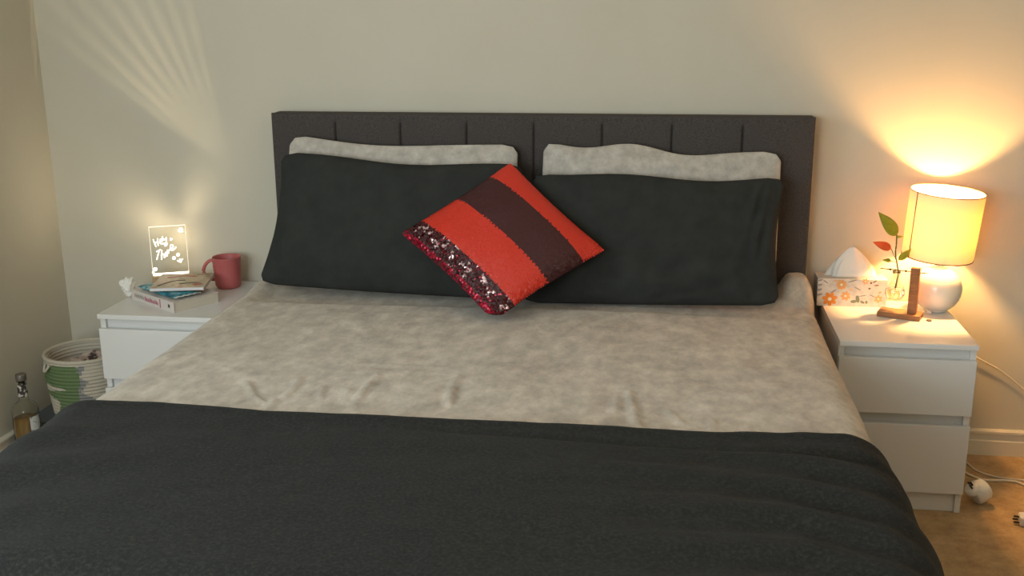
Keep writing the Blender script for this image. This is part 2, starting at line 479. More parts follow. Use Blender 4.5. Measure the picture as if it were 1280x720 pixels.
yb = -0.150
p = pillow('pillow', (at_y(363, 170, -.142), at_y(648, 178, -.142), at_y(640, 352, -.185), at_y(352, 340, -.185)), 0.072, M['grey_case'], seed=1.0,
           edgef=lambda u: 0.010 * math.cos(u * 7.0) * (1 - u) - 0.006, sag=(0.012, .0, .0, .0), wr=.006)
tag(p, 'pale grey mottled pillow behind a dark pillow, left of the cushion tip, on the nightstand side with the mug', 'pillow')
p['label'] = 'pale grey mottled pillow behind the dark pillow on the pink mug side'
p = pillow('pillow', (at_y(680, 175, -.139), at_y(977, 187, -.139), at_y(968, 365, -.180), at_y(672, 358, -.180)), 0.066, M['grey_case'], seed=5.0,
           edgef=lambda u: 0.018 * math.cos((u - .38) * 11.0) * math.exp(-((u - .38) / .33) ** 2) - 0.006 * u, sag=(0.018, .0, .0, .0), wr=.006)
tag(p, 'pale grey mottled pillow behind the dark pillow on the table lamp side', 'pillow')
p = pillow('pillow', (at_y(351, 190, -.225), at_y(657, 207, -.225), at_y(632, 374, -.325), at_y(322, 354, -.315)), 0.108, M['dark_case'], seed=11.0,
           edgef=lambda u: 0.006 * math.sin(u * 9), sag=(0.012, -.004, .028, .01), wr=.011)
tag(p, 'charcoal cotton pillow leaning against the headboard on the pink mug side', 'pillow')
p = pillow('pillow', (at_y(665, 215, -.225), at_y(983, 220, -.225), at_y(975, 382, -.325), at_y(650, 378, -.325)), 0.108, M['dark_case'], seed=21.0,
           edgef=lambda u: 0.012 * math.sin((u - .12) * 7.5) * u * (1.1 - u) * 3 - 0.004, sag=(0.008, -.002, .01, .022), wr=.014, folds=.009)
tag(p, 'charcoal cotton pillow leaning against the headboard on the table lamp side', 'pillow')

# ------------------------------------------------------------------ sequin cushion
M['seq_orange'] = mat('sequin_orange', srgb(212, 52, 32), 0.45)
M['seq_maroon'] = mat('sequin_maroon', srgb(66, 24, 26), 0.5)
M['seq_gloss'] = mat('sequin_gloss', srgb(110, 30, 38), 0.16, Metallic=0.85)
M['seq_crimson'] = mat('sequin_crimson', srgb(176, 22, 52), 0.3, Metallic=0.35)
M['cush_back'] = mat('cushion_fabric', srgb(70, 20, 24), 0.9)
T_, R_, B_, L_ = at_y(638, 203, -.255), at_y(757, 313, -.40), at_z(617, 402, .618), at_y(500, 292, -.40)
cush_c = (T_ + R_ + B_ + L_) / 4
cush = empty('sequin_cushion', at_z(617, 402, .60))
tag(cush, 'square cushion of red and maroon sequin stripes propped on its corner against the dark pillows', 'cushion')
base = Vector(cush.location)
CN = (R_ - L_).cross(T_ - B_).normalized()
if CN.y > 0: CN = -CN
def cpt(u, v, side=1, off=0.0):
    """u across the stripes (0 = upper edge T-R, 1 = lower edge L-B), v along them (0 = T-L edge, 1 = R-B edge)"""
    p = (T_ * (1 - v) + R_ * v) * (1 - u) + (L_ * (1 - v) + B_ * v) * u
    a, b = 2 * u - 1, 2 * v - 1
    c = cush_c
    pin = (0.10 if (a > 0 and b > 0) else 0.02) * max(0.0, abs(a) + abs(b) - 1.84) / .16 + 0.045 * ((1 - a * a) * abs(b) ** 3 + (1 - b * b) * abs(a) ** 3)
    p = p + (c - p) * pin
    d = 0.062 * ((1 - abs(a) ** 2.6) * (1 - abs(b) ** 2.6)) ** 0.6
    d += 0.004 * noise.noise(Vector((a * 2.5, b * 2.5, side * 4.0))) * (1 - max(abs(a), abs(b)))
    return p + CN * side * (d + off)
bm = bmesh.new(); N = 36; G = {}
for side in (1, -1):
    for j in range(N + 1):
        for i in range(N + 1):
            if side == -1 and (i in (0, N) or j in (0, N)): G[(side, i, j)] = G[(1, i, j)]; continue
            G[(side, i, j)] = bm.verts.new(cpt(.5 - .5 * math.cos(PI * i / N), .5 - .5 * math.cos(PI * j / N), side) - base)
for side in (1, -1):
    for j in range(N):
        for i in range(N):
            try: bm.faces.new((G[(side, i, j)], G[(side, i + 1, j)], G[(side, i + 1, j + 1)], G[(side, i, j + 1)]))
            except ValueError: pass
obj('cover', bm, M['cush_back'], cush, True)
# sequins: overlapping discs, stripe by stripe
verts, faces, mi = [], [], []
rng = random.Random(3)
NS = 92
M['seq_glint'] = mat('sequin_glint', srgb(225, 190, 190), 0.22, Metallic=0.5)  # pale discs stand in for bright glints on the maroon band
stripe_of = [M['seq_orange'], M['seq_maroon'], M['seq_gloss'], M['seq_crimson'], M['seq_glint']]
def stripe(u, v):
    w = 0.012 * math.sin(v * 3.0) + 0.012 * (v - .5)
    u = u + w * (1 if u < .9 else 0) + (.009 * (2 * abs((v * 34) % 1 - .5) - .5) if u < .9 else 0)
    if u < .195: return 0
    if u < .515: return 1
    if u < .825: return 0
    if u < .955:
        k_ = noise.noise(Vector((u * 26, v * 22, 4.0))) - abs(u - .885) * 6
        return 4 if k_ > .04 and rng.random() < .55 else (2 if rng.random() < .22 else 1)
    return 3 if rng.random() < .75 else 1
for i in range(NS):
    for j in range(NS):
        u = (i + .5) / NS; v = (j + (.25 if i % 2 else .75)) / NS
        if not (0 < v < 1): continue
        st = stripe(u, v)
        c0 = cpt(u, v, 1, .0012)
        du = (cpt(min(1, u + .01), v) - cpt(max(0, u - .01), v)).normalized()
        dv = (cpt(u, min(1, v + .01)) - cpt(u, max(0, v - .01))).normalized()
        nn = du.cross(dv).normalized()
        if nn.dot(CN) < 0: nn = -nn
        low = smooth01(.78, .9, u)
        endg = smooth01(.88, .97, v)
        tl = 0.10 + 0.32 * low + 0.22 * endg
        nn = (nn + du * (rng.uniform(-1, 1) * tl + .10) + dv * rng.uniform(-1, 1) * tl).normalized()
        a1 = nn.cross(dv).normalized(); a2 = nn.cross(a1).normalized()
        r = 0.0037
        k0 = len(verts)
        for k in range(7):
            t = 2 * PI * k / 7
            verts.append(c0 + a1 * r * math.cos(t) + a2 * r * math.sin(t) - base)
        faces.append(tuple(range(k0, k0 + 7))); mi.append(st)
me = bpy.data.meshes.new('sequins'); me.from_pydata(verts, [], faces); me.update()
for m in stripe_of: me.materials.append(m)
me.polygons.foreach_set('material_index', mi)
so = bpy.data.objects.new('sequins', me); col.objects.link(so); so.parent = cush; so['kind'] = 'stuff'

# ------------------------------------------------------------------ nightstands
XR, XL = 0.9759, -1.4094
def nightstand(x, label):
    """two-drawer white foil nightstand, 0.40 x 0.48 x 0.55; origin at its front-left foot"""
    t = empty('nightstand', (x, -0.50, 0)); tag(t, label, 'nightstand')
    W, D, H = 0.40, 0.48, 0.55
    box('top', (0, W, 0, D, H - 0.016, H), M['white'], t, 0.0012)
    for a in (0, W - 0.018): box('side_panel', (a, a + 0.018, 0.018, D, 0, H - 0.016), M['white'], t, 0.0008)
    box('back_panel', (0.018, W - 0.018, D - 0.008, D - .002, 0.01, H - 0.016), M['white_in'], t)
    box('plinth', (0.018, W - 0.018, 0.026, 0.042, 0, 0.067), M['white'], t, 0.0008)
    box('rail', (0.018, W - 0.018, 0.030, 0.046, 0.475, H - 0.016), M['white'], t, 0.0008)
    box('rail', (0.018, W - 0.018, 0.030, 0.046, 0.270, 0.330), M['white'], t, 0.0008)
    for z0, z1 in ((0.325, 0.500), (0.069, 0.291)):
        dr = box('drawer', (0.001, W - 0.001, 0.0, 0.0165, z0, z1), M['white'], t, 0.0015)
        bm = bmesh.new()                                          # drawer box behind the front
        add_box(bm, 0.03, 0.042, 0.047, D - .02, z0 + .015, z1 - .035); add_box(bm, W - .042, W - .03, 0.047, D - .02, z0 + .015, z1 - .035)
        add_box(bm, 0.042, W - .042, 0.047, D - .02, z0 + .015, z0 + .022)
        obj('drawer_box', bm, M['white_in'], dr)
    return t
nightstand(XR, 'white two-drawer nightstand under the glowing table lamp')
nightstand(XL, 'white two-drawer nightstand holding books and a pink mug')

# ------------------------------------------------------------------ table lamp
NZ = 0.55
LX, LY = 1.333, -0.128
M['ceramic'] = mat('white_ceramic', srgb(232, 228, 218), 0.12)
M['shade'] = bpy.data.materials.new('shade_fabric'); M['shade'].use_nodes = True
nt = M['shade'].node_tree; nt.nodes.remove(nt.nodes['Principled BSDF'])
d1 = nt.nodes.new('ShaderNodeBsdfDiffuse'); d2 = nt.nodes.new('ShaderNodeBsdfTranslucent'); mx = nt.nodes.new('ShaderNodeMixShader')
d1.inputs[0].default_value = (0.82, 0.76, 0.62, 1); d2.inputs[0].default_value = (0.95, 0.50, 0.10, 1)
mx.inputs[0].default_value = 0.06
nt.links.new(d1.outputs[0], mx.inputs[1]); nt.links.new(d2.outputs[0], mx.inputs[2]); nt.links.new(mx.outputs[0], nt.nodes['Material Output'].inputs[0])
M['brass_trim'] = mat('dark_trim', srgb(96, 74, 46), 0.6)
M['plastic_w'] = mat('white_plastic', srgb(225, 222, 214), 0.35)
M['bulb'] = emis('bulb_glow', (1.0, 0.53, 0.18, 1), LAMP_E)
lamp = empty('table_lamp', (LX, LY, NZ + .0006))
tag(lamp, 'lit table lamp with round white ceramic base and drum fabric shade', 'lamp')
prof = [(0.001, 0.0), (0.030, 0.0), (0.036, 0.003)]
for k in range(1, 24):
    a = -PI / 2 + PI * k / 24 * 0.96 + .16
    if a > PI / 2 - .2: break
    prof.append((0.0765 * math.cos(a) ** 0.9, 0.074 + 0.0745 * math.sin(a)))
prof = [q for n, q in enumerate(prof) if n < 3 or q[1] > 0.004]
prof += [(0.016, 0.149), (0.014, 0.151)]
lathe('base', prof, M['ceramic'], lamp, 48)
lathe('socket', [(0.012, 0.15), (0.017, 0.155), (0.017, 0.20), (0.020, 0.203), (0.020, 0.215), (0.012, 0.22)], M['plastic_w'], lamp, 24)
sh = empty('shade_pivot', (0, 0, 0))
bpy.data.objects.remove(sh)
# tilted shade
SZ0, SZ1, SR0, SR1 = 0.183, 0.398, 0.110, 0.114
tilt = Matrix.Rotation(math.radians(3.2), 4, 'Y') @ Matrix.Rotation(math.radians(2.5), 4, 'X')
def tilted(o):
    c = Vector((0, 0, 0.25))
    o.data.transform(Matrix.Translation(c + Vector((-.006, 0, 0))) @ tilt @ Matrix.Translation(-c)); return o
shade = tilted(lathe('shade', [(SR0, SZ0), (SR0 + (SR1 - SR0) * .33, SZ0 + .07), (SR0 + (SR1 - SR0) * .66, SZ0 + .14), (SR1, SZ1)], M['shade'], lamp, 64, caps=False))
def ring(name, R, z, r, m, parent):
    bm = bmesh.new(); n = 64; k = 8; rg = []
    for i in range(n):
        a = 2 * PI * i / n
        rg.append([bm.verts.new(((R + r * math.cos(2 * PI * j / k)) * math.cos(a), (R + r * math.cos(2 * PI * j / k)) * math.sin(a), z + r * math.sin(2 * PI * j / k))) for j in range(k)])
    for i in range(n):
        for j in range(k): bm.faces.new((rg[i][j], rg[(i + 1) % n][j], rg[(i + 1) % n][(j + 1) % k], rg[i][(j + 1) % k]))
    return obj(name, bm, m, parent, True)
tilted(ring('shade_ring', SR1, SZ1, 0.0017, M['brass_trim'], shade)); tilted(ring('shade_ring', SR0, SZ0, 0.0017, M['brass_trim'], shade))
a = math.radians(180 + 26)
bm = bmesh.new(); add_tube(bm, [((SR0 + .0008) * math.cos(a), (SR0 + .0008) * math.sin(a), SZ0), ((SR1 + .0008) * math.cos(a), (SR1 + .0008) * math.sin(a), SZ1)], 0.0016, 6)
tilted(obj('seam', bm, M['brass_trim'], shade))
bm = bmesh.new()
for k in range(3):
    a = 2 * PI * k / 3 + .5
    add_tube(bm, [(0.019 * math.cos(a), 0.019 * math.sin(a), 0.204), (SR0 * .998 * math.cos(a), SR0 * .998 * math.sin(a), 0.204)], 0.0014, 6)
tilted(obj('spider', bm, M['brass_trim'], shade))
lathe('bulb_cap', [(0.0115, 0.22), (0.0125, 0.245), (0.010, 0.262)], M['plastic_w'], lamp, 24)
lathe('bulb_globe', [(0.0101, 0.2625), (0.0165, 0.272), (0.0195, 0.285), (0.0185, 0.297), (0.012, 0.308), (0.001, 0.311)], M['bulb'], lamp, 24)
M['cord'] = mat('white_cord', srgb(222, 212, 190), 0.5)
lo = Vector(lamp.location)
cp = [Vector((LX + .01, LY + .055, NZ + .0032)), Vector((LX + .025, -0.030, NZ + .0032)), Vector((1.361, -0.0105, NZ + .0032)), Vector((1.362, -0.0105, NZ - .03)), Vector((1.375, -0.0105, .47)), Vector((1.41, -.012, .42)), at_y(1225, 449, -.012), at_y(1250, 463, -.012), at_y(1280, 487, -.012), at_y(1325, 530, -.02), Vector((1.95, -.03, .045)), Vector((2.05, -.05, .006))]
tube('cord', [q - lo for q in cp], 0.0026, M['cord'], lamp, 8)

# ------------------------------------------------------------------ tissue box
M['card'] = mat('printed_card', srgb(214, 208, 200), 0.5)
noise_col(M['card'], [(0.35, srgb(196, 190, 186)), (0.55, srgb(222, 216, 206)), (0.75, srgb(206, 198, 192))], nscale=22)
M['card_side'] = mat('card_side', srgb(150, 140, 128), 0.6)
M['tissue'] = mat('tissue_paper', srgb(240, 236, 228), 0.9)
bsdf(M['tissue']).inputs['Transmission Weight'].default_value = 0.0
M['pr_or'] = mat('print_orange', srgb(226, 140, 52), 0.6); M['pr_pe'] = mat('print_peach', srgb(232, 176, 112), 0.6)
M['pr_gr'] = mat('print_sage', srgb(128, 132, 108), 0.6); M['pr_wh'] = mat('print_cream', srgb(240, 232, 214), 0.6)
M['pr_gy'] = mat('print_grey', srgb(146, 142, 140), 0.6); M['pr_br'] = mat('print_brown', srgb(120, 84, 62), 0.6)
TB = empty('tissue_box', (0.955, -0.112, NZ), math.radians(0.8))
tag(TB, 'floral cardboard tissue box beside the headboard', 'tissue box')
BW, BD, BH = 0.226, 0.088, 0.094
bm = bmesh.new(); add_box(bm, 0, BW, 0, BD, 0, BH, bev=0.001); obj('carton', bm, M['card'], TB)
bm = bmesh.new()                                                    # raised oval opening
n = 32; ra = []; rb = []
for k in range(n):
    a = 2 * PI * k / n
    ra.append(bm.verts.new((BW / 2 + .075 * math.cos(a), BD / 2 + .022 * math.sin(a), BH + .0009))); rb.append(bm.verts.new((BW / 2 + .088 * math.cos(a), BD / 2 + .030 * math.sin(a), BH + .0007)))
for k in range(n): bm.faces.new((ra[k], ra[(k + 1) % n], rb[(k + 1) % n], rb[k]))
obj('opening_rim', bm, M['pr_wh'], TB)
def tpx(u, v):   # print position on the carton front from the photo's pixel grid
    p = at_y(u, v, -0.112) - Vector((0.955, -0.112, NZ)); return p.x, p.z
def petal_print(bm, x, z, r, n, mi, stretch=1.0, rot=0.0):
    for k in range(n):
        a = 2 * PI * k / n + rot; cx, cz = x + r * .62 * math.cos(a), z + r * .62 * math.sin(a)
        vs = []
        for j in range(10):
            t = 2 * PI * j / 10
            lx, lz = r * .46 * math.cos(t), r * .30 * math.sin(t)
            vs.append(bm.verts.new((cx + lx * math.cos(a) - lz * math.sin(a), -.0006, cz + lx * math.sin(a) + lz * math.cos(a))))
        bm.faces.new(vs).material_index = mi
def dot_print(bm, x, z, rx, rz, mi, rot=0.0, y=-.0009):
    vs = []
    for j in range(12):
        t = 2 * PI * j / 12; lx, lz = rx * math.cos(t), rz * math.sin(t)
        vs.append(bm.verts.new((x + lx * math.cos(rot) - lz * math.sin(rot), y, z + lx * math.sin(rot) + lz * math.cos(rot))))
    bm.faces.new(vs).material_index = mi
bm = bmesh.new()
s = 0.0026
for (u, v, r, n_, mi_) in ((1052, 356, 6.5, 9, 1), (1037, 375, 9, 7, 0), (1057, 370, 6, 7, 1), (1082, 352, 4, 6, 1), (1098, 374, 5, 6, 1)):
    x, z = tpx(u, v); petal_print(bm, x, max(z, r * s + .001), r * s, n_, mi_, rot=u); dot_print(bm, x, max(z, r * s + .001), r * s * .27, r * s * .27, 3 if mi_ == 1 else 3)
for (u, v, rx, rz, rot, mi_) in ((1023.5, 350, 3.6, 1.3, .3, 4), (1024, 356, 3.6, 1.3, .3, 4), (1024, 362, 3.6, 1.3, .3, 4), (1024.5, 368, 3.6, 1.3, .3, 4),
                                 (1072, 374, 2.4, 5.0, .2, 2), (1067, 377, 4, 2, .1, 2), (1078, 378, 3, 1.6, -.4, 2), (1083, 378, 1.6, 2.2, 0, 2), (1089, 354, 1.3, 1.3, 0, 5), (1087, 361, 1.5, 1.2, 0, 5), (1096, 357, 3, .8, .1, 5),
                                 (1066, 349, 6, .8, .3, 4), (1072, 361, 5, .7, -.5, 4), (1042, 364, 4, .8, .6, 4), (1064, 362, 2, 1, 0, 1), (1100, 366, 2, 1.2, .5, 1), (1094, 350, 3, 1, .6, 2), (1032, 352, 4, .8, -.6, 4), (1078, 370, 5, .6, .2, 4), (1090, 370, 4, .6, -.4, 4), (1046, 348, 5, .7, .2, 1)):
    x, z = tpx(u, v); dot_print(bm, min(BW - .004, max(.006, x)), min(BH - .006, max(.006, z)), rx * s, rz * s, mi_, rot, -.0008)
obj('floral_print', bm, [M['pr_or'], M['pr_pe'], M['pr_gr'], M['pr_wh'], M['pr_gy'], M['pr_br']], TB)
# pulled-up tissue: folded peak
bm = bmesh.new(); NU, NV = 28, 14; g = []
for j in range(NV + 1):
    row = []; t = j / NV
    for i in range(NU + 1):
        a = 2 * PI * i / NU
        w = (1 - t ** 1.7) ** 0.9
        fold = 1 + 0.22 * math.sin(5 * a + 2 * t) * (1 - t)
        x = BW / 2 - .004 + (.074 * w * math.cos(a)) * fold + .002 * t
        y = BD / 2 + (.018 * w * math.sin(a)) * fold * (1 + .3 * math.sin(3 * a)) - .004 * t
        z = BH - .004 + .108 * t ** (0.95) + .006 * math.sin(4 * a) * (1 - t)
        row.append(bm.verts.new((x, y, max(z, BH + .0012))))
    g.append(row)
for j in range(NV):
    for i in range(NU): bm.faces.new((g[j][i], g[j][i + 1], g[j + 1][i + 1], g[j + 1][i]))
bmesh.ops.remove_doubles(bm, verts=bm.verts[:], dist=1e-5)
tis = obj('tissue', bm, M['tissue'], TB, True)
bm = bmesh.new()                                                     # loose front flap of the tissue
g = []
for j in range(11):
    row = []; t = j / 10
    for i in range(13):
        s_ = i / 12 * 2 - 1
        w = .056 * (1 - t ** 1.8) ** .9
        row.append(bm.verts.new((BW / 2 + .002 + s_ * w, BD / 2 - .020 - .004 * (1 - s_ * s_) * (1 - t) + .016 * t, BH + .0015 + .099 * t ** .95 * (1 - .06 * s_ * s_))))
    g.append(row)
for j in range(10):
    for i in range(12): bm.faces.new((g[j][i], g[j][i + 1], g[j + 1][i + 1], g[j + 1][i]))
fl = obj('tissue_fold', bm, M['tissue'], tis, True)
sd = fl.modifiers.new('thickness', 'SOLIDIFY'); sd.thickness = 0.0006

# ------------------------------------------------------------------ propagation stand with a plant
M['walnut'] = mat('walnut', srgb(120, 74, 38), 0.4)
noise_col(M['walnut'], [(0.3, srgb(128, 78, 40)), (0.7, srgb(172, 112, 62))], scale=(3, 1, 20), nscale=8)
M['steel'] = mat('dark_rod', srgb(70, 60, 50), 0.35, Metallic=0.8)
def glass_mat(name, c=(1, 1, 1, 1), rough=0.0, ior=1.45):
    return mat(name, c, rough, Transmission_Weight=1.0, IOR=ior)
M['glass'] = glass_mat('clear_glass')
st = empty('propagation_stand', (1.205, -0.212, NZ), math.radians(-22))
tag(st, 'small walnut stand with an upright post and metal rod carrying a glass bulb vase', 'plant stand')
box('base', (-0.066, 0.066, -0.032, 0.032, 0, 0.017), M['walnut'], st, 0.0015)
box('post', (0.022, 0.050, -0.011, 0.012, 0.017, 0.166), M['walnut'], st, 0.0015)
bm = bmesh.new(); add_tube(bm, [(-0.073, 0, 0.152), (0.074, 0, 0.152)], 0.0016, 8)
for x in (-.042, 0.006): add_tube(bm, [(x - .003, 0, 0.152), (x + .003, 0, 0.152)], 0.0034, 8)
obj('rod', bm, M['steel'], st, True)
VX = -0.022
vase = lathe('glass_bulb', [(0.0005, 0.052), (0.012, 0.0535), (0.024, 0.060), (0.0305, 0.073), (0.031, 0.083), (0.026, 0.098), (0.016, 0.110), (0.0115, 0.118), (0.0115, 0.145), (0.013, 0.148),
                            (0.0118, 0.1475), (0.0102, 0.145), (0.0102, 0.118), (0.0146, 0.109), (0.0246, 0.097), (0.0296, 0.083), (0.0291, 0.074), (0.023, 0.0617), (0.0115, 0.055), (0.0005, 0.0538)], M['glass'], st, 32, caps=False, c=(VX, 0))
bm = bmesh.new()
for a in range(0, 24):
    pass
add_tube(bm, [(VX + .0125 * math.cos(2 * PI * k / 24), .0125 * math.sin(2 * PI * k / 24), .1435) for k in range(25)], 0.0009, 6)
add_tube(bm, [(VX - .005, .0115, .1435), (VX - .005, .004, .1548), (VX - .005, -.004, .1548), (VX - .005, -.0115, .1435)], 0.0009, 6)
obj('wire_loop', bm, M['steel'], vase, True)
M['water'] = glass_mat('water', (0.96, 0.97, 0.9, 1), 0, 1.33)
lathe('water', [(0.0005, 0.0545), (0.0112, 0.0558), (0.0225, 0.0622), (0.0284, 0.074), (0.0289, 0.083), (0.0275, 0.090), (0.0005, 0.090)], M['water'], vase, 32, c=(VX, 0))
def leafy(m, c):
    nt = m.node_tree; t = nt.nodes.new('ShaderNodeBsdfTranslucent'); x = nt.nodes.new('ShaderNodeMixShader')
    x.inputs[0].default_value = .6; t.inputs[0].default_value = c
    nt.links.new(bsdf(m).outputs[0], x.inputs[1]); nt.links.new(t.outputs[0], x.inputs[2]); nt.links.new(x.outputs[0], nt.nodes['Material Output'].inputs[0])
M['leaf'] = mat('leaf_green', srgb(122, 146, 52), 0.45)
noise_col(M['leaf'], [(0.3, srgb(112, 138, 50)), (0.7, srgb(170, 184, 84))], nscale=60)
M['leaf_red'] = mat('leaf_coral', srgb(206, 110, 70), 0.5)
noise_col(M['leaf_red'], [(0.3, srgb(196, 92, 58)), (0.7, srgb(214, 140, 84))], nscale=70)
leafy(M['leaf'], (.62, .68, .10, 1)); leafy(M['leaf_red'], (.95, .36, .14, 1))
M['stem'] = mat('stem_green', srgb(104, 108, 48), 0.5)
M['root'] = mat('root_yellow', srgb(206, 186, 70), 0.5)
PY = -0.199
def P(u, v, dy=0.0): return at_y(u, v, PY + dy)
sloc = st.matrix_basis @ Vector((VX, 0, 0.075))
plant = empty('plant_cutting', st.matrix_basis @ Vector((VX, 0, 0.072)))
tag(plant, 'leafy green cutting with one coral leaf rooted in the glass bulb vase', 'plant')
plo = Vector(plant.location)
foot = plo + Vector((0, 0, .0195))
necks = st.matrix_basis @ Vector((VX + .004, .0046, .146))
s_pts = [foot, st.matrix_basis @ Vector((VX + .003, .004, .12)), necks, P(1119.5, 318), P(1120.5, 306), P(1121, 294)]
tube('stem', [q - plo for q in s_pts], lambda t: .0028 - .0008 * t, M['stem'], plant)
def leaf(u0, v0, u1, v1, width, m, curl=.006, dy=0.0, dy0=0.0, face=(0, -1, .25), petiole=None):
    """leaf blade from its base pixel to its tip pixel"""
    a, b = P(u0, v0, dy0), P(u1, v1, dy)
    ax = (b - a); L = ax.length; axn = ax.normalized()
    f = Vector(face).normalized(); sd_ = axn.cross(f).normalized(); up = sd_.cross(axn).normalized()
    bm = bmesh.new(); n = 12; rows = []
    for k in range(n + 1):
        t = k / n
        w = width * (math.sin(PI * t ** 0.72) ** 0.85) * (1 - .12 * t) if 0 < k < n else 0.0004
        c = a + axn * (L * t) + up * (curl * math.sin(PI * t))
        rows.append([bm.verts.new(c + sd_ * (w * q) + up * (.22 * w * abs(q)) - plo) for q in (-1, -.5, 0, .5, 1)])
    for r0, r1 in zip(rows, rows[1:]):
        for k in range(4): bm.faces.new((r0[k], r0[k + 1], r1[k + 1], r1[k]))
    o = obj('leaf', bm, m, plant, True)
    sm = o.modifiers.new('thickness', 'SOLIDIFY'); sm.thickness = .0006
    if petiole:
        pb = bmesh.new(); add_tube(pb, [P(*petiole) - plo, a - plo], .0012, 6); obj('petiole', pb, M['stem'], o, True)
    return o
leaf(1121, 294.5, 1098, 265, .0215, M['leaf'], petiole=(1121, 300))
leaf(1114, 311, 1091, 302.5, .0145, M['leaf_red'], petiole=(1120, 325))
leaf(1123.5, 325, 1139, 311, .0115, M['leaf'], petiole=(1120, 328))
leaf(1114, 326, 1103, 325, .0065, M['leaf'], petiole=(1119.5, 328))
leaf(1121, 296, 1130, 296, .0045, M['leaf'], dy=-.01)
for k in range(7):
    a = k * 2.4; r = .012 + .003 * (k % 3)
    tube('root', [Vector((0, 0, .0155)), Vector((r * .7 * math.cos(a), r * .7 * math.sin(a), .012)), Vector((r * math.cos(a + .5), r * math.sin(a + .5), 0)), Vector((r * .9 * math.cos(a + .9), r * .9 * math.sin(a + .9), -.010))], lambda t: .0011 - .0006 * t, M['root'], plant, 5)

# little things lying on the nightstand
M['ear'] = mat('white_gloss', srgb(236, 232, 224), 0.25); M['brown'] = mat('brown_bead', srgb(92, 70, 48), 0.4)
q = at_z(1158, 391.5, NZ); bm = bmesh.new()
add_lathe(bm, [(0.0005, 0), (0.004, 0.001), (0.0055, 0.005), (0.005, 0.012), (0.003, 0.018), (0.0005, 0.019)], 14)
bmesh.ops.rotate(bm, verts=bm.verts[:], cent=(0, 0, 0), matrix=Matrix.Rotation(math.radians(90), 3, 'Y') @ Matrix.Rotation(0, 3, 'Z'))
bmesh.ops.rotate(bm, verts=bm.verts[:], cent=(0, 0, 0), matrix=Matrix.Rotation(math.radians(-50), 3, 'Z'))
o = obj('ear_plug', bm, M['ear'], None, True, loc=(q.x, q.y, NZ + .0056)); tag(o, 'tiny white ear plug on the nightstand by the lamp', 'ear plug')
q = at_z(1161, 401, NZ); o = lathe('button', [(0.0005, 0.0), (0.008, 0.0), (0.0095, 0.0015), (0.0085, 0.0032), (0.004, 0.0026), (0.0005, 0.0026)], M['brown'], None, 20)
o.location = (q.x, q.y, NZ); tag(o, 'small flat brown button lying in front of the lamp', 'button')

# ------------------------------------------------------------------ left nightstand: books, packet, tissue, mug, sign
M['pages'] = mat('book_pages', srgb(206, 196, 178), 0.8)
M['cov_w'] = mat('book_cover_white', srgb(216, 206, 198), 0.5)
M['cov_g'] = mat('book_cover_grey', srgb(150, 138, 120), 0.6)
M['ink_pink'] = mat('ink_pink', srgb(188, 100, 122), 0.6); M['ink_dark'] = mat('ink_dark', srgb(84, 72, 64), 0.6); M['ink_grey'] = mat('ink_grey', srgb(146, 136, 128), 0.6)
a0 = at_z(218, 391.5, NZ); b0 = at_z(165, 374, NZ)
ang = math.atan2(a0.y - b0.y, a0.x - b0.x)
blen = (Vector((a0.x, a0.y)) - Vector((b0.x, b0.y))).length
bk = empty('book', (b0.x, b0.y, NZ), ang)
tag(bk, 'thick white paperback with pink lettering on its spine at the bottom of the stack', 'book')
BT = 0.036; BWD = 0.175
box('page_block', (0.003, blen - .003, 0.002, BWD - .003, 0.0016, BT - 0.0016), M['pages'], bk)
bm = bmesh.new()
add_box(bm, 0, blen, 0, BWD, 0, 0.0014); add_box(bm, 0, blen, 0, BWD, BT - 0.0014, BT); add_box(bm, 0, blen, 0, 0.0014, 0.0014, BT - .0014)
obj('cover', bm, M['cov_w'], bk)
def stroke(bm, pts, w, y, f, mi=0):
    """ribbon of printed ink: pts are 2D, f maps (a, b) to local 3D on the surface"""
    P2 = [Vector((p[0], p[1], 0)) for p in pts]; P2 = catmull(P2, 5) if len(P2) > 2 else P2
    prev = None
    for i, p in enumerate(P2):
        d = (P2[min(i + 1, len(P2) - 1)] - P2[max(0, i - 1)]); d = Vector((-d.y, d.x, 0)).normalized() * w / 2
        cur = (bm.verts.new(f(p.x + d.x, p.y + d.y)), bm.verts.new(f(p.x - d.x, p.y - d.y)))
        if prev: bm.faces.new((prev[0], prev[1], cur[1], cur[0])).material_index = mi
        prev = cur
fs = lambda a, b: (a, -.0004, b)
bm = bmesh.new(); x = .022
for k in range(5):                       # grey script word, then a pink one
    stroke(bm, [(x - .002, .012), (x + .004, .025), (x + .009, .012), (x + .0125, .022)], .0024, 0, fs); x += .0115
obj('spine_lettering', bm, M['ink_grey'], bk)
bm = bmesh.new(); x = .088
for k in range(8):
    h = .026 if k % 3 == 0 else .021
    stroke(bm, [(x - .001, .010), (x + .003, h), (x + .007, .010), (x + .0115, h - .003)], .0030, 0, fs); x += .0105
obj('spine_lettering', bm, M['ink_pink'], bk)
bm = bmesh.new(); stroke(bm, [(.184, .003), (.184, .033)], .006, 0, fs); obj('spine_band', bm, M['ink_pink'], bk)
bm = bmesh.new(); bm.faces.new([bm.verts.new((blen - .030 + .0065 * math.cos(2 * PI * k / 12), -.0004, .019 + .0065 * math.sin(2 * PI * k / 12))) for k in range(12)])
obj('spine_emblem', bm, M['ink_dark'], bk)

